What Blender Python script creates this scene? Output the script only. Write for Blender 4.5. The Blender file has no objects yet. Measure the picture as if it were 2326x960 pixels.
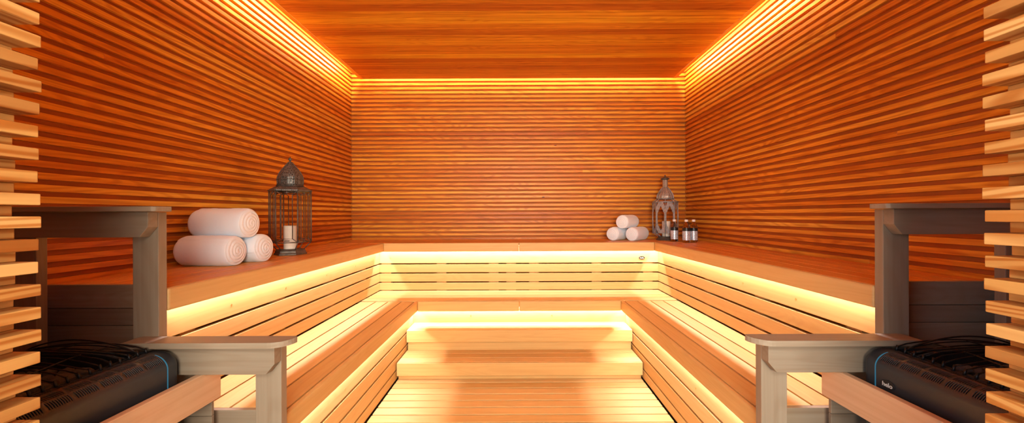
import bpy, bmesh, math, random
from mathutils import Vector, Matrix
random.seed(11)
PI = math.pi
SC = bpy.context.scene
COL = SC.collection

# ------------------------------------------------------------------ helpers
class MB:
    """collects shapes, every shape with a board tone, and links them as one mesh"""
    def __init__(s):
        s.bm = bmesh.new()
        s.t = s.bm.faces.layers.float.new('tone')
    def _tone(s, faces, tone):
        if tone is None: tone = random.random()
        for f in faces: f[s.t] = tone
    def hull(s, vs, fs, tone=None, smooth=False):
        v = [s.bm.verts.new(p) for p in vs]
        out = []
        for f in fs:
            try:
                g = s.bm.faces.new([v[i] for i in f]); g.smooth = smooth; out.append(g)
            except ValueError: pass
        s._tone(out, tone)
        return out
    def box(s, x0, x1, y0, y1, z0, z1, tone=None):
        x0, x1 = min(x0, x1), max(x0, x1); y0, y1 = min(y0, y1), max(y0, y1); z0, z1 = min(z0, z1), max(z0, z1)
        vs = [(x, y, z) for z in (z0, z1) for y in (y0, y1) for x in (x0, x1)]
        fs = [(0,2,3,1),(4,5,7,6),(0,1,5,4),(2,6,7,3),(0,4,6,2),(1,3,7,5)]
        return s.hull(vs, fs, tone)
    def prism(s, pts, axis, a, b, tone=None, smooth=False):
        """pts: 2-D outline; axis 0 extrudes along x (pts=(y,z)), 1 along y (x,z), 2 along z (x,y)"""
        def mk(p, t):
            return {0:(t,p[0],p[1]), 1:(p[0],t,p[1]), 2:(p[0],p[1],t)}[axis]
        n = len(pts)
        vs = [mk(p, a) for p in pts] + [mk(p, b) for p in pts]
        fs = [tuple(range(n)), tuple(range(2*n-1, n-1, -1))] + [(i, (i+1) % n, n+(i+1) % n, n+i) for i in range(n)]
        return s.hull(vs, fs, tone, smooth)
    def lathe(s, prof, n=32, c=(0,0,0), ang0=0.0, tone=.5, smooth=True, cap=True):
        rings = []
        for r, z in prof:
            rings.append([s.bm.verts.new((c[0]+r*math.cos(ang0+2*PI*k/n), c[1]+r*math.sin(ang0+2*PI*k/n), c[2]+z)) for k in range(n)])
        out = []
        for a, b in zip(rings, rings[1:]):
            for k in range(n):
                f = s.bm.faces.new((a[k], a[(k+1)%n], b[(k+1)%n], b[k])); f.smooth = smooth; out.append(f)
        if cap:
            for R in (rings[0], rings[-1]):
                f = s.bm.faces.new(R); out.append(f)
        s._tone(out, tone)
    def tube(s, pts, r, n=6, tone=.5, closed=False):
        pts = [Vector(p) for p in pts]
        rings = []
        m = len(pts)
        for i, p in enumerate(pts):
            if closed: d = pts[(i+1)%m]-pts[i-1]
            else: d = pts[min(i+1, m-1)]-pts[max(i-1, 0)]
            d.normalize()
            up = Vector((0,0,1)) if abs(d.z) < .9 else Vector((1,0,0))
            u = d.cross(up).normalized(); w = d.cross(u).normalized()
            rings.append([s.bm.verts.new(p + r*(u*math.cos(2*PI*k/n)+w*math.sin(2*PI*k/n))) for k in range(n)])
        out = []
        prs = list(zip(rings, rings[1:])) + ([(rings[-1], rings[0])] if closed else [])
        for a, b in prs:
            for k in range(n):
                f = s.bm.faces.new((a[k], a[(k+1)%n], b[(k+1)%n], b[k])); f.smooth = True; out.append(f)
        if not closed:
            for R in (rings[0], rings[-1]): out.append(s.bm.faces.new(R))
        s._tone(out, tone)
    def build(s, name, mat, parent=None, bevel=0, seg=1):
        if parent is not None and parent.location.length > 0:
            bmesh.ops.translate(s.bm, verts=s.bm.verts, vec=-parent.location)
        bmesh.ops.recalc_face_normals(s.bm, faces=s.bm.faces)
        me = bpy.data.meshes.new(name); s.bm.to_mesh(me); s.bm.free()
        me.materials.append(mat)
        o = bpy.data.objects.new(name, me); COL.objects.link(o)
        if parent is not None: o.parent = parent
        if bevel:
            m = o.modifiers.new('Bevel', 'BEVEL'); m.width = bevel; m.segments = seg; m.limit_method = 'ANGLE'; m.angle_limit = math.radians(40)
        return o

def tag(o, label=None, cat=None, group=None, kind=None):
    if label: o['label'] = label
    if cat: o['category'] = cat
    if group: o['group'] = group
    if kind: o['kind'] = kind
    return o
def thing(name, label, cat, loc=(0,0,0), group=None):
    o = bpy.data.objects.new(name, None); COL.objects.link(o); o.location = loc
    o.empty_display_size = .05
    return tag(o, label, cat, group)
def copy_tree(o, parent=None, depth=0):
    c = o.copy(); COL.objects.link(c)
    if parent is not None: c.parent = parent
    for ch in list(o.children): copy_tree(ch, c)
    return c

# ------------------------------------------------------------------ materials
def newmat(name):
    m = bpy.data.materials.new(name); m.use_nodes = True
    nt = m.node_tree; nt.nodes.clear()
    out = nt.nodes.new('ShaderNodeOutputMaterial'); b = nt.nodes.new('ShaderNodeBsdfPrincipled')
    nt.links.new(b.outputs[0], out.inputs[0])
    return m, nt, b
def ramp(nt, stops, interp='LINEAR'):
    r = nt.nodes.new('ShaderNodeValToRGB'); r.color_ramp.interpolation = interp
    e = r.color_ramp.elements
    while len(e) < len(stops): e.new(.5)
    for el, (p, c) in zip(e, stops):
        el.position = p; el.color = (*c, 1) if len(c) == 3 else c
    return r
def wood(name, stops, axis=0, dark=(.55,.45,.4), grain=.5, rough=.5, knots=.0, ring=.35, fine=1.0, spec=.35):
    """boards whose grain runs along `axis`; 'tone' picks each board's colour"""
    m, nt, b = newmat(name); N = nt.nodes.new; L = nt.links.new
    tc = N('ShaderNodeTexCoord'); at = N('ShaderNodeAttribute'); at.attribute_name = 'tone'
    mul = N('ShaderNodeVectorMath'); mul.operation = 'SCALE'; mul.inputs[0].default_value = (17.3, 9.1, 23.7)
    L(at.outputs['Fac'], mul.inputs['Scale'])
    add = N('ShaderNodeVectorMath'); L(tc.outputs['Object'], add.inputs[0]); L(mul.outputs[0], add.inputs[1])
    def mapped(al, ac):
        mp = N('ShaderNodeMapping'); s = [ac, ac, ac]; s[axis] = al
        mp.inputs['Scale'].default_value = s; L(add.outputs[0], mp.inputs[0]); return mp
    base = ramp(nt, stops); L(at.outputs['Fac'], base.inputs[0])
    n1 = N('ShaderNodeTexNoise'); L(mapped(1.4*fine, 70*fine).outputs[0], n1.inputs[0]); n1.inputs['Scale'].default_value = 1; n1.inputs['Detail'].default_value = 5
    r1 = ramp(nt, [(.35, (0,0,0)), (.68, (1,1,1))]); L(n1.outputs[0], r1.inputs[0])
    # broad flat-sawn figure
    n2 = N('ShaderNodeTexNoise'); L(mapped(.9, 9).outputs[0], n2.inputs[0]); n2.inputs['Scale'].default_value = 1; n2.inputs['Detail'].default_value = 1; n2.inputs['Distortion'].default_value = .3
    sn = N('ShaderNodeMath'); sn.operation = 'MULTIPLY'; L(n2.outputs[0], sn.inputs[0]); sn.inputs[1].default_value = 95
    si = N('ShaderNodeMath'); si.operation = 'SINE'; L(sn.outputs[0], si.inputs[0])
    r2 = ramp(nt, [(.35, (0,0,0)), (.95, (1,1,1))])
    mr = N('ShaderNodeMath'); mr.operation = 'MULTIPLY_ADD'; L(si.outputs[0], mr.inputs[0]); mr.inputs[1].default_value = .5; mr.inputs[2].default_value = .5
    L(mr.outputs[0], r2.inputs[0])
    f1 = N('ShaderNodeMath'); f1.operation = 'MULTIPLY'; L(r1.outputs[0], f1.inputs[0]); f1.inputs[1].default_value = grain
    f2 = N('ShaderNodeMath'); f2.operation = 'MULTIPLY'; L(r2.outputs[0], f2.inputs[0]); f2.inputs[1].default_value = ring
    fs = N('ShaderNodeMath'); fs.operation = 'ADD'; fs.use_clamp = True; L(f1.outputs[0], fs.inputs[0]); L(f2.outputs[0], fs.inputs[1])
    dk = N('ShaderNodeMix'); dk.data_type = 'RGBA'; dk.blend_type = 'MULTIPLY'
    L(fs.outputs[0], dk.inputs[0]); L(base.outputs[0], dk.inputs[6]); dk.inputs[7].default_value = (*dark, 1)
    col = dk.outputs[2]
    if knots:
        v = N('ShaderNodeTexVoronoi'); L(mapped(1.1, 2.6).outputs[0], v.inputs[0]); v.inputs['Scale'].default_value = 1.6
        rk = ramp(nt, [(.0, (1,1,1)), (.018*knots, (1,1,1)), (.034*knots, (0,0,0))]); L(v.outputs['Distance'], rk.inputs[0])
        kx = N('ShaderNodeMix'); kx.data_type = 'RGBA'; L(rk.outputs[0], kx.inputs[0]); L(col, kx.inputs[6]); kx.inputs[7].default_value = (.07,.02,.01,1)
        col = kx.outputs[2]
    L(col, b.inputs['Base Color'])
    b.inputs['Roughness'].default_value = rough; b.inputs['Specular IOR Level'].default_value = spec
    bp = N('ShaderNodeBump'); bp.inputs['Strength'].default_value = .12; bp.inputs['Distance'].default_value = .002
    L(n1.outputs[0], bp.inputs['Height']); L(bp.outputs[0], b.inputs['Normal'])
    return m
def plain(name, col, rough=.5, metal=0, spec=.5, bump=None, emit=None, strength=0, var=None):
    m, nt, b = newmat(name); N = nt.nodes.new; L = nt.links.new
    b.inputs['Base Color'].default_value = (*col, 1); b.inputs['Roughness'].default_value = rough
    b.inputs['Metallic'].default_value = metal; b.inputs['Specular IOR Level'].default_value = spec
    tc = N('ShaderNodeTexCoord')
    if var:
        n = N('ShaderNodeTexNoise'); L(tc.outputs['Object'], n.inputs[0]); n.inputs['Scale'].default_value = var[0]; n.inputs['Detail'].default_value = 6
        r = ramp(nt, [(.3, col), (.7, var[1])]); L(n.outputs[0], r.inputs[0]); L(r.outputs[0], b.inputs['Base Color'])
    if bump:
        n = N('ShaderNodeTexNoise'); L(tc.outputs['Object'], n.inputs[0]); n.inputs['Scale'].default_value = bump[0]; n.inputs['Detail'].default_value = 4
        bp = N('ShaderNodeBump'); bp.inputs['Strength'].default_value = bump[1]; bp.inputs['Distance'].default_value = bump[2]
        L(n.outputs[0], bp.inputs['Height']); L(bp.outputs[0], b.inputs['Normal'])
    if emit:
        b.inputs['Emission Color'].default_value = (*emit, 1); b.inputs['Emission Strength'].default_value = strength
    return m

RED = [(0, (.52,.13,.014)), (.3, (.76,.275,.022)), (.55, (.86,.365,.033)), (.8, (.92,.475,.052)), (1, (.96,.61,.09))]
M = {}
M['cedar_x'] = wood('cedar slats along the width', RED, 0, dark=(.58,.36,.23), grain=.6, rough=.42, knots=1, ring=.36)
M['cedar_y'] = wood('cedar slats along the depth', RED, 1, dark=(.58,.36,.23), grain=.6, rough=.42, knots=1, ring=.36)
CEI = [(0, (.58,.17,.012)), (.5, (.78,.31,.018)), (1, (.92,.49,.03))]
M['ceil'] = wood('cedar ceiling boards', CEI, 0, dark=(.52,.30,.17), grain=.65, rough=.5, ring=.25, fine=.7)
M['back'] = plain('cedar backing board', (.50,.135,.014), .7, var=(6, (.38,.10,.012)))
BEN = [(0, (.57,.365,.13)), (.5, (.65,.43,.18)), (1, (.72,.50,.23))]
M['bench_x'] = wood('pale bench timber along the width', BEN, 0, dark=(.84,.72,.6), grain=.4, rough=.5, ring=.18)
M['bench_y'] = wood('pale bench timber along the depth', BEN, 1, dark=(.84,.72,.6), grain=.4, rough=.5, ring=.18)
M['bench_z'] = wood('pale bench timber upright', BEN, 2, dark=(.84,.72,.6), grain=.4, rough=.5, ring=.18)
USE = [(0, (.64,.28,.07)), (.5, (.74,.35,.09)), (1, (.80,.41,.11))]
M['upseat_x'] = wood('reddish seat timber along the width', USE, 0, dark=(.75,.6,.5), grain=.45, rough=.45, ring=.2)
M['upseat_y'] = wood('reddish seat timber along the depth', USE, 1, dark=(.75,.6,.5), grain=.45, rough=.45, ring=.2)
ARM = [(0, (.23,.185,.14)), (.5, (.285,.23,.172)), (1, (.36,.29,.215))]  # light bench wood greyed and darkened: shade and cool light put into the colour
M['arm_x'] = wood('shade-toned armrest timber', ARM, 0, dark=(.78,.68,.6), grain=.5, rough=.55, ring=.22)
M['arm_z'] = wood('shade-toned armrest timber upright', ARM, 2, dark=(.78,.68,.6), grain=.5, rough=.55, ring=.22)
M['arm_y'] = wood('guard rail timber', [(0, (.60,.38,.23)), (1, (.68,.45,.29))], 1, dark=(.8,.7,.62), grain=.4, rough=.5, ring=.15)
PIN = [(0, (.40,.18,.05)), (.35, (.52,.26,.075)), (.7, (.60,.33,.10)), (1, (.70,.43,.16))]
M['pine'] = wood('pale pine slats', PIN, 1, dark=(.66,.42,.24), grain=.35, rough=.5, ring=.8, fine=.8)
M['dark'] = plain('dark subfloor', (.03,.016,.010), .9, var=(9, (.08,.04,.02)))
M['plaster'] = plain('outer wall plaster', (.5,.48,.45), .8, var=(3, (.45,.43,.4)))
M['screw'] = plain('brushed steel', (.75,.73,.70), .3, 1, bump=(300, .1, .0005))
M['brass'] = plain('brass screw', (.75,.52,.22), .35, 1, bump=(300, .1, .0005))
M['black'] = plain('black powder coat', (.028,.030,.036), .38, 0, .6, bump=(900, .08, .0003))
M['wire'] = plain('black steel wire', (.02,.02,.022), .35, .6, bump=(500, .1, .0003))
M['stone'] = plain('olivine stone', (.11,.11,.115), .6, bump=(35, .8, .01), var=(22, (.26,.25,.25)))
M['blue'] = plain('blue light line', (.02,.12,.2), .3, emit=(.10,.55,.9), strength=.12)
M['logo'] = plain('silver lettering', (.85,.83,.8), .4, .3, bump=(300, .05, .0003))
M['badge'] = plain('dark oval badge', (.02,.018,.018), .35, bump=(300, .05, .0003))
M['iron'] = plain('aged iron', (.075,.07,.065), .5, .5, bump=(120, .3, .001), var=(40, (.16,.14,.12)))
M['silver'] = plain('aged pierced silver', (.26,.28,.31), .45, .45, bump=(160, .5, .001), var=(60, (.46,.48,.52)))
M['candle'] = plain('ivory candle wax', (.86,.80,.72), .55, spec=.4, bump=(20, .1, .002)); M['candle'].node_tree.nodes['Principled BSDF'].inputs['Subsurface Weight'].default_value = .15
M['wick'] = plain('black wick', (.02,.02,.02), .8, bump=(300, .2, .0005))
M['cap'] = plain('white plastic cap', (.85,.85,.85), .35, bump=(400, .05, .0003))
M['band'] = plain('black label band', (.012,.012,.016), .35, bump=(400, .05, .0003))

def pierced(name, c0, c1, scale, lo, hi, metal=.8):
    m, nt, b = newmat(name); N = nt.nodes.new; L = nt.links.new
    tc = N('ShaderNodeTexCoord'); v = N('ShaderNodeTexVoronoi'); v.inputs['Scale'].default_value = scale; v.inputs['Randomness'].default_value = .25
    L(tc.outputs['Object'], v.inputs[0])
    r = ramp(nt, [(lo, (.012,.010,.009)), (hi, c0)]); L(v.outputs['Distance'], r.inputs[0])
    L(r.outputs[0], b.inputs['Base Color']); b.inputs['Metallic'].default_value = metal; b.inputs['Roughness'].default_value = .42
    bp = N('ShaderNodeBump'); bp.inputs['Strength'].default_value = .8; bp.inputs['Distance'].default_value = .002
    L(v.outputs['Distance'], bp.inputs['Height']); L(bp.outputs[0], b.inputs['Normal'])
    return m
M['iron_p'] = pierced('pierced aged iron', (.15,.145,.14), None, 95, .28, .42, .5)
M['silver_p'] = pierced('pierced silver dome', (.42,.38,.34), None, 110, .2, .36, .5)

def glassy(name, tint=(1,1,1), gloss=.02):
    m = bpy.data.materials.new(name); m.use_nodes = True; nt = m.node_tree; nt.nodes.clear(); N = nt.nodes.new; L = nt.links.new
    o = N('ShaderNodeOutputMaterial'); mx = N('ShaderNodeMixShader'); t = N('ShaderNodeBsdfTransparent'); g = N('ShaderNodeBsdfGlossy'); lw = N('ShaderNodeMath'); lw.operation = 'MULTIPLY_ADD'; lf = N('ShaderNodeLayerWeight'); lf.inputs[0].default_value = .25; L(lf.outputs['Facing'], lw.inputs[0]); lw.inputs[1].default_value = .30; lw.inputs[2].default_value = .035
    t.inputs[0].default_value = (*tint, 1); g.inputs['Roughness'].default_value = gloss
    L(lw.outputs[0], mx.inputs[0]); L(t.outputs[0], mx.inputs[1]); L(g.outputs[0], mx.inputs[2]); L(mx.outputs[0], o.inputs[0])
    return m
M['glass'] = glassy('clear pane', (.96,.97,.97))
def water():
    m, nt, b = newmat('clear bottle of water')
    b.inputs['Base Color'].default_value = (.95,.98,1,1); b.inputs['Roughness'].default_value = .03
    b.inputs['Transmission Weight'].default_value = 1; b.inputs['IOR'].default_value = 1.33
    return m
M['water'] = water()
def labelmat():
    m, nt, b = newmat('printed bottle label'); N = nt.nodes.new; L = nt.links.new
    tc = N('ShaderNodeTexCoord'); mp = N('ShaderNodeMapping'); mp.inputs['Scale'].default_value = (90, 90, 260); L(tc.outputs['Object'], mp.inputs[0])
    n = N('ShaderNodeTexNoise'); n.inputs['Scale'].default_value = 1; L(mp.outputs[0], n.inputs[0])
    r = ramp(nt, [(.42, (.30,.34,.45)), (.52, (.70,.76,.88)), (.7, (.80,.86,.95))]); L(n.outputs[0], r.inputs[0]); L(r.outputs[0], b.inputs['Base Color'])
    b.inputs['Roughness'].default_value = .3; b.inputs['Metallic'].default_value = .3
    return m
M['label'] = labelmat()
def towelmat():
    m, nt, b = newmat('white terry cotton'); N = nt.nodes.new; L = nt.links.new
    tc = N('ShaderNodeTexCoord')
    n = N('ShaderNodeTexNoise'); n.inputs['Scale'].default_value = 260; n.inputs['Detail'].default_value = 3; L(tc.outputs['Object'], n.inputs[0])
    n2 = N('ShaderNodeTexNoise'); n2.inputs['Scale'].default_value = 26; n2.inputs['Detail'].default_value = 3; L(tc.outputs['Object'], n2.inputs[0])
    ad = N('ShaderNodeMath'); ad.operation = 'MULTIPLY_ADD'; L(n2.outputs[0], ad.inputs[0]); ad.inputs[1].default_value = 1.6; L(n.outputs[0], ad.inputs[2])
    b.inputs['Base Color'].default_value = (.82,.90,1.0,1); b.inputs['Roughness'].default_value = .95; b.inputs['Specular IOR Level'].default_value = .1
    b.inputs['Sheen Weight'].default_value = .3
    bp = N('ShaderNodeBump'); bp.inputs['Strength'].default_value = .4; bp.inputs['Distance'].default_value = .003
    L(ad.outputs[0], bp.inputs['Height']); L(bp.outputs[0], b.inputs['Normal'])
    return m
M['towel'] = towelmat()
WARM = (1.0, .87, .84)
M['led'] = plain('warm light strip', (.9,.85,.7), .5, emit=WARM, strength=6)
M['led_house'] = plain('strip housing', (.6,.6,.6), .4, .8, bump=(200, .05, .0003))

# ------------------------------------------------------------------ key sizes (metres; floor z=0, camera over x~0 y=0 looking +y)
EYE = 1.17
W = 1.76; D = 4.00            # slat faces
ZU = .918; ZL = .470          # seat tops
A = 1.232; R = 1.297          # upper fascia front, upper riser face (half widths)
B = .830; C = .880            # lower fascia front, lower riser face
D1 = 3.44; DR = 3.53          # same along the depth
D2 = 3.08; DC = 3.145
YS = 1.350                    # front ends of the side benches
ZC = 2.59; CW = 1.645; CB = 3.94

# ------------------------------------------------------------------ lights
P_BENCH_L = 4.1; P_BENCH_U = 4.6; P_COVE = 11     # watts per metre
def strip_light(name, x0, x1, y0, y1, z, wpm, parent, tilt=0, axis='y'):
    """a light strip seen as a slim bar plus its light, shining down"""
    mb = MB(); mb.box(x0, x1, y0, y1, z, z+.004)
    o = mb.build(name, M['led'], parent)
    ln = (y1-y0) if axis == 'y' else (x1-x0)
    l = bpy.data.lights.new(name, 'AREA'); l.shape = 'RECTANGLE'; l.size = abs(x1-x0); l.size_y = abs(y1-y0)
    l.energy = wpm*abs(ln); l.color = (1.0, .78, .46) if tilt else WARM
    lo = bpy.data.objects.new(name + '_glow', l); COL.objects.link(lo); lo.location = ((x0+x1)/2, (y0+y1)/2, z-(.008 if tilt else .001))
    lo.rotation_euler = (0, tilt, 0) if axis == 'y' else (tilt, 0, 0)
    lo.parent = parent; lo.location -= parent.location
    return o

# ------------------------------------------------------------------ SETTING
def slat_wall(name, side):
    mb = MB(); z = .03; i = 0; pt = .5
    while z < 2.73:
        z0, z1 = z, z+.0245
        cut = [1.0] if random.random() < .82 else [random.uniform(.25, .8), 1.0]
        a0 = 0
        for c in cut:
            pt = .56+(pt-.56)*.5+random.gauss(0, .17); pt = min(1, max(0, pt)); t = pt
            if side == 'back':
                L0, L1 = -W-.0, W+.0
                mb.box(L0+(L1-L0)*a0, L0+(L1-L0)*c, D+.0, D+.024, z0, z1, t)
            else:
                L0, L1 = .70, D+.018
                s = -1 if side == 'left' else 1
                mb.box(s*(W+.0005), s*(W+.018), L0+(L1-L0)*a0, L0+(L1-L0)*c, z0, z1, t)
            a0 = c
        z += .0441; i += 1
    o = mb.build(name, M['cedar_x'] if side == 'back' else M['cedar_y'], None, .0012)
    tag(o, kind='structure')
    b = MB()
    if side == 'back': b.box(-W-.06, W+.06, D+.0245, D+.06, 0, 2.76, .5)
    else:
        s = -1 if side == 'left' else 1
        b.box(s*(W+.0185), s*(W+.06), .70, D+.018, 0, 2.76, .5)
    b.build('backing_board', M['back'], o)
slat_wall('wall_back', 'back'); slat_wall('wall_left', 'left'); slat_wall('wall_right', 'right')

# ceiling raft with cove gaps round it
mb = MB(); y = .70
while y < CB-.01:
    y2 = min(y+.088, CB)
    mb.box(-CW+.036, CW-.036, y, y2-.0012, ZC, ZC+.018, min(1, max(0, random.gauss(.5, .4))))
    y = y2
ceil = tag(mb.build('ceiling', M['ceil'], None, .0008), kind='structure')
sl = MB(); sl.box(-W-.06, W+.06, .20, D+.06, 2.77, 2.85); sl.build('ceiling_slab', M['back'], ceil)
for i, s in enumerate((-1, 1)):
    t = MB(); t.box(s*(CW-.034), s*CW, .70, CB, ZC-.002, ZC+.020, .55)
    tag(t.build('trim_%d' % (i+1), M['cedar_y'], None, .001), kind='structure')

# floor
f = MB(); f.box(-2.2, 2.2, -2.4, D+.06, -.06, -.045, .5)
tag(f.build('floor', M['dark']), kind='structure')
du = thing('duckboard', 'pale slatted duckboard covering the floor between the lower benches', 'duckboard', (0, 1.8, -.045))
mb = MB(); y = 2.73
while y > .2:
    xd = .870 if y-.0755 > 1.35 else .80
    mb.box(-xd, xd, y-.0735, y, -.022, 0, random.random()); y -= .0855
mb.build('slats', M['bench_x'], du, .0014, 2)
mb = MB()
for x in (-.78, -.26, .26, .78): mb.box(x-.02, x+.02, .2, 2.72, -.045, -.0225, .4)
mb.build('bearer', M['bench_y'], du)

# entrance jambs of stacked slats
def jamb(name, s, xl, xs, yend=.742):
    mb = MB(); p = .0441
    z0 = EYE + (.001 if s < 0 else .0055) - p*27
    for k in range(64):
        z = z0 + k*p
        if z < 0: continue
        j = random.uniform(-.003, .004)
        mb.box(s*(xl+j), s*(xl+.14), .25, yend+random.uniform(-.002, .002), z-.0222, z, min(1, max(0, random.gauss(.55, .3))))
        j = random.uniform(-.004, .004)
        mb.box(s*(xs+j), s*(xl+.14), .25, yend-.001, z+.0003, z+p-.0225, min(1, max(0, random.gauss(.3, .25))))
    o = tag(mb.build(name, M['pine'], None, .0016, 2), kind='structure')
    b = MB(); b.box(s*(xl+.141), s*2.2, .25, .69, 0, 2.765); b.build('wall_core', M['plaster'], o)
jamb('wall_front_left', -1, .944, .995)
jamb('wall_front_right', 1, .902, .952)

# ------------------------------------------------------------------ BENCHES
def riser_side(s, x, z0, z1s, parent, y0, y1, name='riser'):
    mb = MB()
    for a, b_ in z1s: mb.box(s*x, s*(x+.018), y0, y1, a, b_, random.random())
    return mb.build(name, M['bench_y'], parent, .002, 2)
def rows(top, bot, first, h, gap):
    out = [(first, top)]; z = first-gap
    while z > bot+.02:
        out.append((max(z-h, bot), z)); z -= h+gap
    return out
UP_ROWS = rows(ZU-.026, ZL+.005, .724, .0742, .0112)       # gaps seen at .72 .64 .55
LO_ROWS = rows(ZL-.026, .003, .262, .0825, .0115)

def side_bench(s):
    YU = 1.400; YS = 1.368
    L = 'left' if s < 0 else 'right'
    # ---------- upper
    t = thing('sauna_bench', 'upper sauna bench along the %s wall with glowing light strip under its edge' % L, 'bench', (s*1.50, 2.4, 0), 'tiered sauna benches')
    mb = MB(); xs = [A+.024]; x = A+.024; wd = .0925
    while x + wd < W+.01:
        mb.box(s*x, s*min(x+wd, W-.002), 1.3235 if x < A+.03 else YU+.019, D1-.002, ZU-.025, ZU, random.random()); x += wd+.009
    mb.build('seat', M['upseat_y'], t, .002, 2)
    mb = MB(); mb.box(s*A, s*(A+.022), 1.3235, D1+.022, ZU-.078, ZU+.0005, .5)
    mb.build('fascia', M['bench_y'], t, .008, 3)
    riser_side(s, R, 0, UP_ROWS, t, 1.3235, DR-.001)
    for y in (1.46, 2.05, 2.62, 3.18):
        mb = MB(); mb.box(s*(R+.019), s*(R+.06), y, y+.07, .02, ZU-.03, .4)
        mb.build('stud', M['bench_z'], t)
    mb = MB(); z = ZU
    for h in (.088, .064, .088, .088, .088, .088, .088, .088, .088):
        z2 = max(z-h, .02)
        if z2 < z-.01: mb.box(s*(A+.118), s*(W-.004), YU, YU+.018, z2+.002, z, random.random())
        z = z2
    mb.build('end_panel', M['arm_x'], t, .0012)
    strip_light('light_strip', min(s*(R-.021), s*(R-.016)), max(s*(R-.021), s*(R-.016)), 1.33, D1+.04, ZU-.078+.047, P_BENCH_U, t)
    for y in (1.70, 2.10, 2.55, 3.0, 3.35) if s < 0 else (1.78, 2.2, 2.7, 3.2):
        m = MB(); c = .771
        m.prism([(y+.0045*math.cos(a*PI/5), c+.0045*math.sin(a*PI/5)) for a in range(10)], 0, s*(R-.0012), s*(R+.002))
        m.build('screw', M['brass'], t)
    # ---------- lower
    t2 = thing('sauna_bench', 'lower sauna bench on the %s side, bright slatted seat below the upper bench' % L, 'bench', (s*1.06, 2.2, 0), 'tiered sauna benches')
    mb = MB(); cuts = [B+.026, .958, 1.066, 1.167, R-.003]
    for i in range(4):
        a, b_ = cuts[i], cuts[i+1]
        mb.box(s*(a+(.0045 if i else 0)), s*(b_-.0045), YS+.019, D2-.004, ZL-.025, ZL, random.random())
    mb.build('seat', M['bench_y'], t2, .0015, 2)
    mb = MB(); mb.box(s*B, s*(B+.024), 1.3235, D2+.022, ZL-.083, ZL+.0005, .4)
    mb.build('fascia', M['bench_y'], t2, .010, 3)
    riser_side(s, C, 0, LO_ROWS, t2, 1.3235, DC-.001)
    for y in (1.45, 2.0, 2.5, 2.95):
        mb = MB(); mb.box(s*(C+.019), s*(C+.06), y, y+.07, .02, ZL-.03, .4)
        mb.build('stud', M['bench_z'], t2)
    mb = MB(); z = ZL
    for h in (.12, .10, .10, .10):
        z2 = max(z-h, .02)
        mb.box(s*(B+.0245), s*(R-.003), YS, YS+.018, z2+.002, z, random.random()); z = z2
    mb.build('end_panel', M['arm_x'], t2, .0012)
    strip_light('light_strip', min(s*(C-.014), s*(C-.009)), max(s*(C-.014), s*(C-.009)), 1.33, D2+.04, ZL-.083+.020, P_BENCH_L, t2)
    for y in (1.9, 2.45):
        m = MB(); c = .30
        m.prism([(y+.0045*math.cos(a*PI/5), c+.0045*math.sin(a*PI/5)) for a in range(10)], 0, s*(C-.0012), s*(C+.002))
        m.build('screw', M['brass'], t2)
side_bench(-1); side_bench(1)

# back benches
t = thing('sauna_bench', 'upper sauna bench along the back wall between the two side benches', 'bench', (0, 3.7, 0), 'tiered sauna benches')
mb = MB(); y = D1+.024
while y + .0925 < D+.02:
    mb.box(-W+.003, W-.003, y, min(y+.0925, D-.002), ZU-.025, ZU, random.random()); y += .1015
mb.build('seat', M['upseat_x'], t, .002, 2)
mb = MB()
for a, b_ in ((-A+.0, -.0006), (.0006, A-.0)): mb.box(a+(.0005 if a < 0 else 0), b_-(.0005 if b_ > .5 else 0), D1, D1+.022, ZU-.078, ZU+.0005, .5)
mb.build('fascia', M['bench_x'], t, .006, 3)
mb = MB()
for a, b_ in UP_ROWS: mb.box(-R-.03, R+.03, DR, DR+.018, a, b_, random.random())
mb.build('riser', M['bench_x'], t, .002, 2)
k = DR/860
for px in (-303, -177, -58, -18, 34, 177, 294):
    mb = MB(); mb.box(px*k-.045, px*k+.045, DR+.019, DR+.06, .02, ZU-.03, .4)
    mb.build('stud', M['bench_z'], t)
strip_light('light_strip', -A-.02, A+.02, DR-.043, DR-.038, ZU-.078+.047, P_BENCH_U, t, axis='x')
for px in (-292, -178, -60, 59, 178):
    m = MB(); m.prism([(px*k+.0055*math.cos(a*PI/5), .772+.0055*math.sin(a*PI/5)) for a in range(10)], 1, DR-.0015, DR+.002)
    m.build('screw', M['brass'], t)
t = thing('sauna_bench', 'lower sauna bench at the back, directly above the two wooden steps', 'bench', (0, 3.3, 0), 'tiered sauna benches')
mb = MB(); y = D2+.026
while y + .06 < DR:
    y2 = min(y+.0995, DR-.003); mb.box(-R+.002, R-.002, y, y2, ZL-.025, ZL, random.random()); y = y2+.009
mb.build('seat', M['bench_x'], t, .0015, 2)
mb = MB()
for a, b_ in ((-B+.0005, -.0006), (.0006, B-.0005)): mb.box(a, b_, D2, D2+.024, ZL-.083, ZL+.0005, .35)
mb.build('fascia', M['bench_x'], t, .008, 3)
mb = MB()
for a, b_ in LO_ROWS: mb.box(-C-.012, C+.012, DC, DC+.018, a, b_, random.random())
mb.build('riser', M['bench_x'], t, .002, 2)
strip_light('light_strip', -B-.02, B+.02, DC-.027, DC-.022, ZL-.083+.022, P_BENCH_L, t, axis='x')
k = DC/860
for px in (-110, 74):
    m = MB(); m.prism([(px*k+.006*math.cos(a*PI/5), .335+.006*math.sin(a*PI/5)) for a in range(10)], 1, DC-.0015, DC+.002)
    m.build('screw', M['brass'], t)

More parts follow.
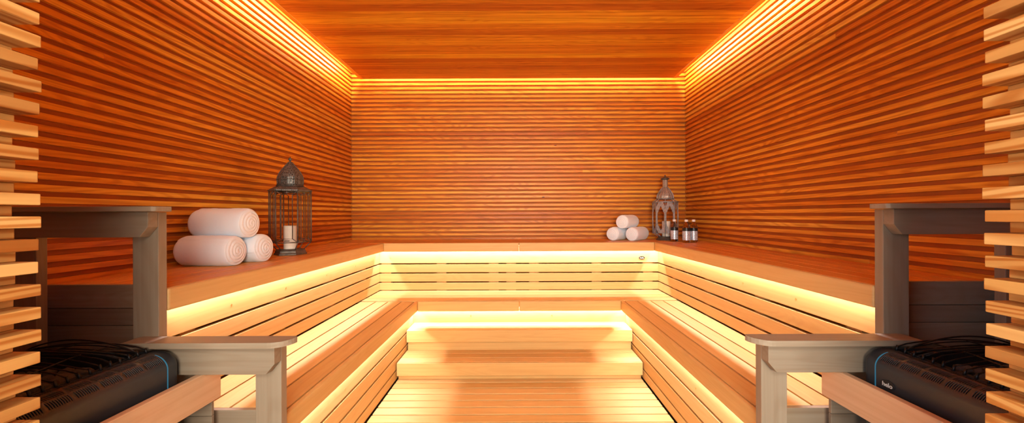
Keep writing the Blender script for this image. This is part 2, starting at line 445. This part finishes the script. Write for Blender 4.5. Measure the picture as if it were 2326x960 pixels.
# steps
def step(label, yf, yb, zt, nose, yr, zb, xw=.872):
    t = thing('wooden_step', label, 'step', (0, (yf+yb)/2, zb), 'steps up to the back bench')
    mb = MB(); y = yf+.024
    while y < yb-.02:
        y2 = min(y+.079, yb); mb.box(-xw, xw, y, y2, zt-.022, zt, random.random()); y = y2+.006
    mb.build('tread', M['bench_x'], t, .002, 2)
    mb = MB(); mb.box(-xw, xw, yf, yf+.022, zt-nose, zt+.0005, .3); mb.build('nosing', M['bench_x'], t, .004, 2)
    mb = MB(); mb.box(-xw+.004, xw-.004, yr, yr+.018, zb+.001, zt-.023, .35); mb.build('riser', M['bench_x'], t, .001)
step('upper wooden step tucked under the front edge of the back bench', 2.92, DC-.002, .282, .092, 2.947, .0)
step('lower wooden step standing on the duckboard floor, the wider tread', 2.68, 2.944, .124, .092, 2.708, .0)

# oval badge on the back riser
def text_mesh(txt, size, ext):
    cu = bpy.data.curves.new('lettering', 'FONT'); cu.body = txt; cu.size = size; cu.extrude = ext; cu.align_x = 'CENTER'; cu.align_y = 'CENTER'; cu.resolution_u = 3
    cu.offset = size*.018
    o = bpy.data.objects.new('lettering', cu); COL.objects.link(o)
    dg = bpy.context.evaluated_depsgraph_get(); me = bpy.data.meshes.new_from_object(o.evaluated_get(dg))
    bpy.data.objects.remove(o); return me
bd = thing('oval_badge', 'small dark oval badge on the riser below the back bench, at right', 'badge', (1.145, DR-.0005, .768))
mb = MB(); mb.prism([(1.145+.028*math.cos(a*PI/16), .768+.0145*math.sin(a*PI/16)) for a in range(32)], 1, DR-.004, DR-.0005)
mb.build('plate', M['badge'], bd, .001, 2)
me = text_mesh('helo', .021, .0006); me.materials.append(M['logo'])
o = bpy.data.objects.new('lettering', me); COL.objects.link(o); o.parent = bd; o.location = (0, -.0042, -.001); o.rotation_euler = (PI/2, 0, 0)

# ------------------------------------------------------------------ cove light strips
for s, nm in ((-1, 'left'), (1, 'right')):
    c = thing('light_strip', 'warm light strip hidden in the ceiling cove along the %s wall' % nm, 'light strip', (s*1.67, 2.3, 2.66), 'ceiling cove light strips')
    c.location = (0, 0, 0)
    strip_light('diffuser', min(s*1.592, s*1.634), max(s*1.592, s*1.634), .75, 3.92, 2.690, P_COVE, c, tilt=-s*PI/4)
    m = MB(); m.box(s*1.585, s*1.590, .75, 3.92, ZC+.0205, 2.70); m.build('housing', M['led_house'], c)
c = thing('light_strip', 'warm light strip hidden in the ceiling cove along the back wall', 'light strip', (0, 0, 0), 'ceiling cove light strips')
strip_light('diffuser', -1.57, 1.57, 3.896, 3.930, 2.690, P_COVE*.42, c, tilt=PI/4, axis='x')
m = MB(); m.box(-1.57, 1.57, 3.889, 3.894, ZC+.0185, 2.70); m.build('housing', M['led_house'], c)

# ------------------------------------------------------------------ ARMRESTS
def armrest(s, upper):
    L = 'left' if s < 0 else 'right'
    if upper:
        x_in, x_out, zt, zb, rail_b, tip = A+.003, W-.004, 1.203, 1.186, 1.101, 1.181
        lab = 'upper wooden armrest frame at the end of the high %s bench, on two posts' % L
    else:
        x_in, x_out, zt, zb, rail_b, tip = .818, A-.001, .762, .744, .645, .757
        lab = 'lower wooden armrest with rounded tip at the end of the low %s bench' % L
    t = thing('bench_armrest', lab, 'armrest', (s*(x_in+.045), 1.32, 0), 'wooden bench armrests')
    # top board
    mb = MB(); y0, y1 = 1.217, 1.2895
    if upper:
        pts = [(s*x_out, y0), (s*(tip+.008), y0), (s*tip, y0+.008), (s*tip, y1-.008), (s*(tip+.008), y1), (s*x_out, y1)]
    else:
        r = .062; arc = [(tip+r-r*math.sin(a*PI/16), y0+r-r*math.cos(a*PI/16)) for a in range(9)]
        r2 = .012; arc2 = [(tip+r2-r2*math.cos(a*PI/8), y1-r2+r2*math.sin(a*PI/8)) for a in range(5)]
        xo = A+.058
        pts = [(s*xo, y0)] + [(s*p, q) for p, q in arc] + [(s*p, q) for p, q in arc2] + [(s*(xo), y1)]
    mb.prism(pts, 2, zb, zt, .6); mb.build('armrest_board', M['arm_x'] , t, .0025, 2)
    # side rail with clipped corner
    mb = MB(); xo = x_out if upper else A+.045
    mb.prism([(s*x_in, zb-.0005), (s*x_in, rail_b+.034), (s*(x_in+.028), rail_b), (s*xo, rail_b), (s*xo, zb-.0005)], 1, 1.253, 1.2895, .35)
    rl = mb.build('rail', M['arm_x'], t, .0015, 2)
    posts = [(x_in, x_in+.088)] + ([(x_out-.104, x_out)] if upper else [])
    for a, b_ in posts:
        mb = MB(); mb.box(s*a, s*b_, 1.290, 1.322, -.043, zb-.001, .5); mb.build('post', M['arm_z'], t, .002, 2)
    for z in ((1.167, 1.120) if upper else (.722, .675)):
        m = MB(); m.lathe([(.0068, 0), (.0068, .002), (.005, .0045), (0.0001, .0052)], 14)
        o = m.build('bolt', M['screw'], t); o.location = (s*(x_in+.030)-t.location.x, 1.253-t.location.y, z); o.rotation_euler = (PI/2, 0, 0)
for s in (-1, 1):
    armrest(s, True); armrest(s, False)

# guard rails in front of the heaters
for s, nm in ((-1, 'left'), (1, 'right')):
    mb = MB(); mb.box(s*1.058, s*1.082, .55, 1.335, .535, .6445, .5)
    t = thing('heater_guard_rail', 'pale pinkish board running beside the black %s heater as a guard' % nm, 'guard rail', (s*1.07, .95, 0), 'boards guarding the heaters')
    mb.build('board', M['arm_y'], t, .003, 2)
    mb = MB(); z = -.043
    for h in (.17, .17, .17, .173):
        mb.box(s*1.083, s*1.290, 1.3232, 1.3350, z, z+h, random.random()*.4); z += h+.0015
    mb.build('screen', M['arm_x'], t, .0012)
    mb = MB()
    mb.box(s*1.083, s*1.108, .56, .60, -.043, .63, .4); mb.build('post', M['arm_z'], t, .002)

# ------------------------------------------------------------------ HEATERS
def heater(s):
    nm = 'left' if s < 0 else 'right'
    X0, X1, Y0, Y1 = 1.115, 1.575, .757, 1.236
    t = thing('sauna_heater', 'black sauna heater filled with stones on the %s, curved slotted casing' % nm + (' with oval badge' if s > 0 else ', partly behind slats'), 'heater', (s*1.35, 1.0, -.045), 'black sauna heaters')
    prof = [(X0+.02, .10), (X0+.006, .16), (X0, .30), (X0, .52), (X0, .62)]
    ia = len(prof)                                # first arc index in prof
    for i in range(13):
        a = i/12*PI/2
        prof.append((X0+.055-.055*math.cos(a), .688+.047*math.sin(a)))
    for i in range(1, 6): prof.append((X0+.055+.005*i, .735-.0001*i))
    # columns along y: groups of slots
    ys = [Y0]; slot = [False]
    y = Y0+.012
    cols = []
    groups = 7; gl = (Y1-.050-Y0-.012)/groups
    for g in range(groups):
        gy = Y0+.012+g*gl
        cols.append((gy, gy+.009, False)); yy = gy+.009; n = 10; p = (gl-.009)/n
        for q in range(n):
            cols.append((yy, yy+p*.5, True)); cols.append((yy+p*.5, yy+p, False)); yy += p
    cols.append((cols[-1][1], Y1-.022, False))
    yl = [Y0] + [c_[0] for c_ in cols] + [cols[-1][1]]
    flags = [False] + [c_[2] for c_ in cols]
    # rounded far end: inset of profile near Y1
    ye = cols[-1][1]; re_ = Y1-ye
    yends = [ye + re_*math.sin(j*PI/16) for j in range(1, 9)]
    inset = [re_*.75*(1-math.cos(j*PI/16)) for j in range(1, 9)]
    mb = MB(); grid = []
    allY = [(yy, 0) for yy in yl] + list(zip(yends, inset))
    for yy, ins in allY:
        col = []
        for j, (px, pz) in enumerate(prof):
            f_ = 1.0 if j < ia+6 else max(.1, 1-(j-ia-5)*.12)
            col.append(mb.bm.verts.new((s*(px+ins*f_), yy, pz-(ins*.5 if j > ia+4 else 0))))
        grid.append(col)
    rowsets = [{ia+4, ia+5, ia+6}, {ia+8, ia+9, ia+10}, {ia+13, ia+14, ia+15}]
    fs = []
    for i in range(len(grid)-1):
        fl = flags[i] if i < len(flags) else False
        for j in range(len(prof)-1):
            if fl and any(j in r_ for r_ in rowsets): continue
            f_ = mb.bm.faces.new((grid[i][j], grid[i+1][j], grid[i+1][j+1], grid[i][j+1])); f_.smooth = True
    # end cap face towards the bench and near end
    lastc = grid[-1]
    back = [mb.bm.verts.new((s*(X1-.03), Y1, pz)) for px, pz in prof]
    for j in range(len(prof)-1):
        mb.bm.faces.new((lastc[j], back[j], back[j+1], lastc[j+1]))
    outer = [mb.bm.verts.new((s*X1, Y1-.03, pz)) for px, pz in prof]
    outn = [mb.bm.verts.new((s*X1, Y0, pz)) for px, pz in prof]
    for j in range(len(prof)-1):
        mb.bm.faces.new((back[j], outer[j], outer[j+1], back[j+1]))
        mb.bm.faces.new((outer[j], outn[j], outn[j+1], outer[j+1]))
        mb.bm.faces.new((outn[j], grid[0][j], grid[0][j+1], outn[j+1]))
    cas = mb.build('casing', M['black'], t)
    m_ = cas.modifiers.new('Solid', 'SOLIDIFY'); m_.thickness = .0025; m_.offset = 0
    # inner tub that holds the stones
    m = MB(); m.box(s*(X0+.082), s*(X1-.02), Y0+.012, Y1-.055, .10, .668, .5)
    m.build('stone_tray', M['wire'], t)
    # rim
    m = MB(); zr = prof[-1][1]+.002; xr = prof[-1][0]
    m.tube([(s*xr, Y0+.004, zr), (s*xr, Y1-.07, zr), (s*(xr+.02), Y1-.045, zr-.003), (s*(X1-.03), Y1-.045, zr-.003), (s*(X1-.012), Y1-.06, zr-.003), (s*(X1-.012), Y0+.004, zr-.003)], .004, 8)
    m.build('rim', M['wire'], t)
    # wires bowed over the stones
    m = MB(); n = 17
    for q in range(n):
        yy = Y0+.025+q*.0262
        h = .022
        pts = [(s*(xr-.006), yy, zr-.004), (s*(xr+.0), yy, zr+.012)]
        for u in range(1, 13):
            v = u/12; pts.append((s*(xr+(X1-.012-xr)*v), yy+.005*math.sin(q*1.7+v*3), zr+.012+h*math.sin(PI*min(1, v*1.02))**.8 if v < .98 else zr+.004))
        m.tube(pts, .0021, 6)
        m.tube([(s*(xr-.007), yy, zr-.003), (s*(xr-.001), yy, zr+.016)], .0034, 6)
    for v, hh in ((.22, .020), (.5, .027), (.8, .018)):
        m.tube([(s*(xr+(X1-xr)*(v+.03*math.sin(w_*.8))), Y0+.02+w_*(Y1-.08-Y0)/12, zr+.010+hh) for w_ in range(13)], .0021, 6)
    # arching guard hoops at the bench end
    for e, hh in ((.0, .050), (.018, .040), (.04, .044)):
        m.tube([(s*(xr+(X1-.01-xr)*u/16), Y1-.055-e-.06*math.sin(PI*u/16)*(1 if e else .2), zr+.004+hh*math.sin(PI*u/16)**.75) for u in range(17)], .0026, 6)
    m.build('wire_guard', M['wire'], t)
    # legs
    for lx in (X0+.06, X1-.06):
        for ly in (Y0+.06, Y1-.06):
            m = MB(); m.lathe([(.016, -.045), (.016, .102)], 12, (s*lx, ly, 0)); m.build('leg', M['wire'], t)
    # blue line following the casing
    m = MB(); pr = prof[4:ia+11]; yb = Y1-.046
    vs = []; 
    for px, pz in pr:
        for yy in (yb, yb+.003): vs.append((s*(px-.0022), yy, pz+.0008))
    m.hull(vs, [(2*i, 2*i+1, 2*i+3, 2*i+2) for i in range(len(pr)-1)], .5)
    o = m.build('light_line', M['blue'], t); m_ = o.modifiers.new('Solid', 'SOLIDIFY'); m_.thickness = .001; tag(o, 'thin blue light line')
    if s > 0:
        m = MB(); cy, czz = 1.150, .648
        m.prism([(cy+.0215*math.cos(a*PI/16), (.650+.0135*math.sin(a*PI/16))) for a in range(32)], 0, X0-.0045, X0-.001)
        pl = m.build('badge_plate', M['badge'], t, .0008, 2)
        me = text_mesh('helo', .0185, .0006); me.materials.append(M['logo'])
        o = bpy.data.objects.new('lettering', me); COL.objects.link(o); o.parent = pl
        o.location = (X0-.0050-t.location.x, cy-t.location.y, .649-t.location.z); o.rotation_euler = (PI/2, 0, -PI/2)
        tag(o, 'silver lettering')
    # stones
    proto = []
    for q in range(7):
        bm = bmesh.new(); bmesh.ops.create_icosphere(bm, subdivisions=2, radius=1)
        sx, sy, sz = random.uniform(.8, 1.2), random.uniform(.7, 1.0), random.uniform(.6, .8)
        ph = [random.uniform(0, 6) for _ in range(3)]
        cuts = [Vector((random.gauss(0,1), random.gauss(0,1), random.gauss(0,1))).normalized() for _ in range(7)]
        for v in bm.verts:
            c0 = v.co.copy()
            for cd in cuts:
                dd = c0.dot(cd)-.72
                if dd > 0: c0 -= cd*dd*.9
            c0 *= 1+.06*math.sin(4*c0.x+ph[0])*math.cos(5*c0.y+ph[1])
            v.co = Vector((c0.x*sx, c0.y*sy, c0.z*sz))
        me = bpy.data.meshes.new('heater_stone'); bm.to_mesh(me); bm.free(); me.materials.append(M['stone']); proto.append(me)
    gx, gy = 7, 8
    x_a, x_b, y_a, y_b = X0+.112, X1-.052, Y0+.040, Y1-.092
    for i in range(gx):
        for j in range(gy):
            o = bpy.data.objects.new('heater_stone', random.choice(proto)); COL.objects.link(o)
            r = random.uniform(.0235, .027)
            o.scale = (r, r, r*.85); o.rotation_euler = (random.uniform(-.4, .4), random.uniform(-.4, .4), random.uniform(0, 6.28))
            u = (i+.5)/gx; v = (j+.5)/gy
            o.location = (s*(x_a+(x_b-x_a)*i/(gx-1)+random.uniform(-.003, .003)), y_a+(y_b-y_a)*j/(gy-1)+random.uniform(-.003, .003), .668+r*.62+random.uniform(.0, .006)+.012*math.sin(PI*u))
            tag(o, 'dark grey stone lying under the wires of the %s heater' % nm, 'stone', 'stones in the %s heater' % nm)
heater(-1); heater(1)

# ------------------------------------------------------------------ TOWELS
def towel(label, group, p, ang, Ln, r, seed):
    """rolled towel; end facing along `ang` (the visible spiral end) sits at p (centre height p.z)"""
    rnd = random.Random(seed); bm = bmesh.new(); NA = 84
    ph = rnd.uniform(0, 6.28); a0, b0 = rnd.uniform(0, 6), rnd.uniform(0, 6)
    def rad(th, x):
        q = ((th-ph) % (2*PI))/(2*PI)
        return r*(1-.045*q + .010*math.sin(2*th+a0) + .008*math.sin(3*th+b0+x*8) + .010*math.sin(x*21+b0))
    rings = []
    def ring(x, f, spiral=0, sgn=1):
        vs = []
        for k in range(NA):
            th = 2*PI*k/NA; rr = rad(th, x)*f
            h = 0
            if spiral: h = spiral*.0045*(abs(math.sin(PI*(f*4.6 - th/(2*PI))))**.7-.5)
            z = rr*math.sin(th)
            z = max(z, -r*.93)
            vs.append(bm.verts.new((x+sgn*h, rr*math.cos(th), z)))
        return vs
    n = 22
    for i in range(1, 27):                       # front end, centre -> rim
        f = i/26*.93; x = -.010*(1-(f)**2)
        rings.append(ring(x*1.6+.003, f, 1 if i > 1 else 0, -1))
    for i, (x, f) in enumerate(((.006, .965), (.013, .99), (.022, 1.0))): rings.append(ring(x, f))
    for i in range(1, 17): rings.append(ring(.022+(Ln-.044)*i/17, 1+ (.012 if i in (3,4,5) or i in (12,13) else 0)))
    for x, f in ((Ln-.022, 1), (Ln-.013, .99), (Ln-.006, .965)): rings.append(ring(x, f))
    for i in range(13, 0, -1):
        f = i/14; rings.append(ring(Ln+.010*(1-f*f), f, 1, 1))
    for a, b_ in zip(rings, rings[1:]):
        for k in range(NA):
            f_ = bm.faces.new((a[k], a[(k+1)%NA], b_[(k+1)%NA], b_[k])); f_.smooth = True
    for R_ in (rings[0], rings[-1]): bm.faces.new(R_).smooth = True
    bmesh.ops.recalc_face_normals(bm, faces=bm.faces)
    me = bpy.data.meshes.new('rolled_towel'); bm.to_mesh(me); bm.free(); me.materials.append(M['towel'])
    o = bpy.data.objects.new('rolled_towel', me); COL.objects.link(o); o.location = p; o.rotation_euler = (0, 0, ang)
    return tag(o, label, 'towel', group)
G1 = 'rolled towels stacked on the left bench'; rz = .079
towel('white rolled towel on the left bench, front bottom roll of the stack', G1, (-1.450, 1.935, ZU+rz*.94), PI-.03, .262, rz, 1)
towel('white rolled towel on the left bench, bottom roll nearer the lantern', G1, (-1.418, 2.103, ZU+rz*.935), PI-.03, .285, rz, 2)
towel('white rolled towel on the left bench lying on top of the other two', G1, (-1.440, 2.020, ZU+rz*.94+.139), PI-.03, .272, rz+.001, 3)
G2 = 'rolled towels stacked on the back bench'; r2 = .068
towel('white rolled towel on the back bench, bottom left roll of the small stack', G2, (.915, 3.700, ZU+r2*.94), math.radians(50), .25, r2, 4)
towel('white rolled towel on the back bench, bottom right roll nearer the silver lantern', G2, (1.085, 3.640, ZU+r2*.94), math.radians(50), .28, r2, 5)
towel('white rolled towel on the back bench lying on top of the small stack', G2, (1.000, 3.665, ZU+r2*.94+.118), math.radians(50), .26, r2, 6)

# ------------------------------------------------------------------ LANTERNS
def poly(n, r, a0): return [(r*math.cos(a0+2*PI*k/n), r*math.sin(a0+2*PI*k/n)) for k in range(n)]
def candle(x, y, z, r, h, label):
    t = thing('pillar_candle', label, 'candle', (x, y, z))
    m = MB(); m.lathe([(r*.98, 0), (r, .004), (r, h-.005), (r*.97, h), (r*.72, h-.001), (r*.6, h-.006), (r*.05, h-.007)], 40, (x, y, z)); m.build('wax', M['candle'], t)
    m = MB(); m.tube([(x, y, z+h-.008), (x+.001, y, z+h+.004), (x+.004, y, z+h+.009)], .0012, 6); m.build('wick', M['wick'], t)

def lantern_left(cx, cy):
    t = thing('lantern', 'tall dark iron lantern with pierced dome and glass sides on the left bench', 'lantern', (cx, cy, ZU))
    a0 = math.radians(200); n = 6; b = .003
    P = lambda r, z: [(cx+x, cy+y, ZU+z) for x, y in poly(n, r, a0)]
    # plinth
    m = MB(); m.lathe([(0.0969, 0.0005), (0.0969, .008), (0.0900, .014), (0.0891, .026), (0.0813, .034), (0.0779, .036)], n, (cx, cy, ZU), a0, smooth=False)
    m.build('base', M['iron'], t, .0015)
    rb = .121; z0, z1 = .082, .412
    m = MB()
    lo, hi, pl, nk = P(rb, z0), P(rb, z1), P(0.0796, .034), P(0.0761, .455)
    for k in range(n):
        j = (k+1) % n
        m.tube([lo[k], hi[k]], .0036, 6)
        m.tube([lo[k], lo[j]], .0034, 6); m.tube([hi[k], hi[j]], .0042, 6)
        m.tube([lo[k], pl[k]], .0032, 6)
        # lower sloped panel inner lines
        A_, B_, C_, E_ = Vector(lo[k]), Vector(lo[j]), Vector(hi[j]), Vector(hi[k])
        u = (B_-A_); ul = u.length; u.normalize(); v = Vector((0,0,1)); L_ = ul*.24; T = .024
        q = [A_+u*L_+v*T, B_-u*L_+v*T, C_-u*L_-v*T, E_+u*L_-v*T]
        m.tube(q, .0026, 6, closed=False); m.tube([q[3], q[0]], .0026, 6)
        for a_, b_ in zip((A_, B_, C_, E_), q): m.tube([a_, b_], .0024, 6)
        # little star ornaments top
        mid = (E_+C_)/2 - v*.012
        m.tube([mid-u*.014, mid+u*.014], .003, 5); m.tube([mid-v*.008, mid+v*.008], .003, 5)
        mid = (A_+B_)/2 + v*.012
        m.tube([mid-u*.014, mid+u*.014], .003, 5)
    m.build('frame', M['iron'], t)
    # panes
    m = MB()
    for k in range(n):
        j = (k+1) % n; c_ = Vector((cx, cy, 0))
        a_, b_, c1, d1 = Vector(lo[k]), Vector(lo[j]), Vector(hi[j]), Vector(hi[k])
        nrm = ((a_+b_)/2 - Vector((cx, cy, a_.z))).normalized()*.0012
        vs = [p+e for e in (nrm, -nrm) for p in (a_, b_, c1, d1)]
        m.hull([tuple(x) for x in vs], [(0,1,2,3),(7,6,5,4),(0,4,5,1),(1,5,6,2),(2,6,7,3),(3,7,4,0)], .5)
    m.build('pane', M['glass'], t)
    # sloped roof with slits
    m = MB(); m.lathe([(0.1272, .412), (0.1289, .420), (0.1081, .432), (0.0830, .446)], n, (cx, cy, ZU), a0, smooth=False, cap=False)
    o = m.build('roof', M['iron_p'], t); md = o.modifiers.new('Solid', 'SOLIDIFY'); md.thickness = .002
    for_d = [(0.0779, .446), (0.0779, .452), (0.0744, .455), (0.0748, .47), (0.0757, .490), (0.0744, .506), (0.0675, .524), (0.0554, .545), (0.0398, .566), (0.0259, .584), (0.0156, .598), (0.0086, .606)]
    m = MB(); m.lathe(for_d, 12, (cx, cy, ZU), a0, smooth=False)
    m.build('dome', M['iron_p'], t)
    m = MB()
    for k in range(6):
        an = a0+2*PI*k/6
        m.tube([(cx+(r+.001)*math.cos(an), cy+(r+.001)*math.sin(an), ZU+z) for r, z in for_d[2:]], .0022, 5)
    for r, z in ((0.0787, .448), (0.0766, .457), (0.0774, .489)):
        m.tube([(cx+r*math.cos(2*PI*k/24+a0), cy+r*math.sin(2*PI*k/24+a0), ZU+z) for k in range(24)], .0022, 5, closed=True)
    m.build('ribs', M['iron'], t)
    m = MB(); m.lathe([(0.0086, .602), (0.0052, .610), (0.0052, .614), (0.0104, .619), (0.0117, .624), (0.0086, .630), (0.0035, .634), (0.0026, .640)], 14, (cx, cy, ZU), 0)
    m.build('finial', M['iron'], t)
    candle(cx-.002, cy, ZU+.0365, .038, .152, 'ivory pillar candle standing inside the dark iron lantern')
lantern_left(-1.505, 2.49)

def lantern_right(cx, cy):
    t = thing('lantern', 'weathered silver lantern with arched cut-outs in the right corner', 'lantern', (cx, cy, ZU))
    n = 8; a0 = math.atan2(-cy, -cx)
    H = lambda z: ZU+z
    m = MB(); m.lathe([(.086, .0005), (.086, .006), (.076, .014), (.066, .030), (.070, .036)], n, (cx, cy, ZU), a0, smooth=False); m.build('base', M['iron'], t, .001)
    m = MB(); r0 = .116; z0, z1 = .072, .372
    pts = poly(n, r0, a0)
    for k in range(n):
        x, y = pts[k]; x2, y2 = pts[(k+1) % n]
        m.tube([(cx+x, cy+y, H(z0-.01)), (cx+x, cy+y, H(z1))], .0045, 6)
        m.tube([(cx+x, cy+y, H(z0)), (cx+x2, cy+y2, H(z0))], .0035, 6)
        m.tube([(cx+x, cy+y, H(z1)), (cx+x2, cy+y2, H(z1))], .0045, 6)
        m.tube([(cx+x, cy+y, H(z0)), (cx+x*.56, cy+y*.56, H(.034))], .003, 6)
    m.build('frame', M['silver'], t)
    # pierced panels with a moorish opening
    w = 2*r0*math.sin(PI/n); hw = w/2
    def opening():
        # right half outline of the opening from bottom point to the top point: (half width, z)
        return [(.0, .100), (.009, .112), (.016, .118), (.018, .130), (.027, .142), (.032, .158), (.0345, .20), (.0345, .262), (.031, .274), (.024, .280), (.023, .294), (.015, .302), (.012, .312), (.006, .322), (.0, .337)]
    op = opening()
    m = MB()
    for k in range(n):
        x, y = pts[k]; x2, y2 = pts[(k+1) % n]
        c_ = Vector(((x+x2)/2, (y+y2)/2, 0)); u = Vector((x2-x, y2-y, 0)).normalized(); nr = c_.normalized()
        for sg in (-1, 1):
            outer = [(hw, z0+(z1-z0)*i/(len(op)-1)) for i in range(len(op))]
            inn = [(a_, z_) for a_, z_ in op]
            # prepend/append straight edges at the centre line
            outer = [(0, z0), (hw*.5, z0)] + [(hw, max(z0, min(z1, z_))) for _, z_ in op[1:-1]] + [(hw*.5, z1), (0, z1)]
            inn = [(0, op[0][1]), (0, op[0][1])] + op[1:-1] + [(0, op[-1][1]), (0, op[-1][1])]
            vs = []
            for off in (-.001, .001):
                for L_ in (outer, inn):
                    for a_, z_ in L_:
                        p = Vector((cx, cy, H(z_))) + c_ + u*(a_*sg*.98) + nr*off
                        vs.append(tuple(p))
            q = len(outer); fs = []
            for i in range(q-1):
                fs.append((i, i+1, q+i+1, q+i)); fs.append((2*q+i, 3*q+i, 3*q+i+1, 2*q+i+1))
                fs.append((q+i, q+i+1, 3*q+i+1, 3*q+i))
            m.hull(vs, fs, .5)
    m.bm.faces.ensure_lookup_table()
    bmesh.ops.dissolve_degenerate(m.bm, dist=1e-5, edges=m.bm.edges)
    m.build('pierced_panel', M['silver'], t)
    m = MB(); m.lathe([(.118, .374), (.118, .378), (.100, .388), (.076, .400), (.074, .403)], n, (cx, cy, ZU), a0, smooth=False, cap=False)
    o = m.build('roof', M['glass'], t)
    m = MB()
    for x, y in pts: m.tube([(cx+x*1.03, cy+y*1.03, H(.374)), (cx+x*.78, cy+y*.78, H(.390)), (cx+x*.66, cy+y*.66, H(.405))], .0038, 6)
    for r, z in ((.120, .375), (.077, .405)):
        m.tube([(cx+a_, cy+b_, H(z)) for a_, b_ in poly(n, r, a0)], .004, 6, closed=True)
    m.build('roof_bars', M['silver'], t)
    dm = [(.075, .405), (.078, .414), (.077, .432), (.070, .452), (.058, .474), (.045, .494), (.034, .508), (.027, .519)]
    m = MB(); m.lathe(dm, 16, (cx, cy, ZU), a0, smooth=False); m.build('dome', M['silver_p'], t)
    m = MB()
    for k in range(16):
        an = a0+2*PI*k/16
        m.tube([(cx+(r+.001)*math.cos(an), cy+(r+.001)*math.sin(an), H(z)) for r, z in dm], .0026, 5)
    m.build('ribs', M['silver'], t)
    m = MB(); m.lathe([(.025, .517), (.025, .592), (.028, .594)], 8, (cx, cy, ZU), a0, smooth=False); m.build('neck', M['silver_p'], t)
    m = MB(); m.lathe([(.027, .592), (.043, .598), (.038, .606), (.023, .616), (.011, .622), (.006, .626), (.009, .632), (.005, .638), (.002, .643)], 16, (cx, cy, ZU), 0); m.build('cap', M['iron'], t)
    candle(cx+.010, cy, ZU+.0365, .040, .150, 'ivory pillar candle standing inside the silver lantern')
lantern_right(1.445, 3.735)

# ------------------------------------------------------------------ BOTTLES
def bottle(cx, cy, label):
    t = thing('water_bottle', label, 'bottle', (cx, cy, ZU), 'small water bottles on the right bench')
    m = MB(); m.lathe([(.026, .0006), (.031, .004), (.0325, .012), (.0325, .040), (.031, .046), (.0325, .052), (.0325, .128), (.030, .145), (.022, .165), (.0135, .178), (.0128, .190)], 32, (cx, cy, ZU))
    m.build('bottle_body', M['water'], t)
    m = MB(); m.lathe([(.0331, .022), (.0331, .103)], 32, (cx, cy, ZU), cap=False); m.build('paper_label', M['label'], t)
    m = MB(); m.lathe([(.0332, .1035), (.0332, .1280)], 32, (cx, cy, ZU), cap=False); m.build('label_band', M['band'], t)
    m = MB(); m.lathe([(.0148, .186), (.0150, .188), (.0150, .203), (.0135, .205)], 20, (cx, cy, ZU)); m.build('bottle_cap', M['cap'], t)
bottle(1.452, 3.535, 'clear water bottle in front of the silver lantern, leftmost of three')
bottle(1.497, 3.385, 'clear water bottle with dark band, middle of the three')
bottle(1.572, 3.405, 'clear water bottle with dark band, nearest the right wall')

# ------------------------------------------------------------------ outside daylight and added fill lights
w = bpy.data.worlds.new('World'); SC.world = w; w.use_nodes = True
w.node_tree.nodes['Background'].inputs[0].default_value = (.70, .82, 1.0, 1); w.node_tree.nodes['Background'].inputs[1].default_value = .25
def area(name, loc, target, sx, sy, e, col):
    l = bpy.data.lights.new(name, 'AREA'); l.shape = 'RECTANGLE'; l.size = sx; l.size_y = sy; l.energy = e; l.color = col
    o = bpy.data.objects.new(name, l); COL.objects.link(o); o.location = loc
    o.rotation_euler = (Vector(target)-Vector(loc)).to_track_quat('-Z', 'Y').to_euler(); return o
area('window_daylight', (-2.0, -1.0, 1.5), (1.3, 1.3, 1.0), 1.2, 1.6, 24, (.72, .84, 1.0))
area('hall_fill', (.2, -1.3, 2.35), (0, 2.6, .9), 1.7, .7, 42, (1.0, .88, .70))  # unseen fill added high outside the doorway, lifts seats and back wall
area('hall_fill', (.1, -1.8, 1.3), (0, 2.2, 3.4), 1.7, .6, 145, (1.0, .88, .70))  # second added fill, low and aimed up to brighten walls and ceiling

# ------------------------------------------------------------------ camera
cam = bpy.data.cameras.new('Camera'); co = bpy.data.objects.new('Camera', cam); COL.objects.link(co)
co.location = (-.010, 0, EYE)
cam.sensor_width = 36; cam.lens = 36*860/2326; cam.clip_start = .02
VX, VY = 1176, 488
cam.shift_x = -(VX-1163)/2326; cam.shift_y = (VY-480)/2326
co.rotation_euler = (PI/2, 0, 0)
co.matrix_world = Matrix.Translation(co.location) @ Matrix.Rotation(PI/2, 4, 'X') @ Matrix.Rotation(-.004, 4, 'Z')
SC.camera = co
SC.view_settings.view_transform = 'Standard'; SC.view_settings.look = 'None'; SC.view_settings.gamma = 1; SC.view_settings.use_curve_mapping = False
SC.view_settings.exposure = 0.40
SC.cycles.use_denoising = True
SC.cycles.max_bounces = 10; SC.cycles.diffuse_bounces = 6; SC.cycles.transparent_max_bounces = 24
SC.cycles.sample_clamp_indirect = 8; SC.cycles.caustics_reflective = False; SC.cycles.caustics_refractive = False
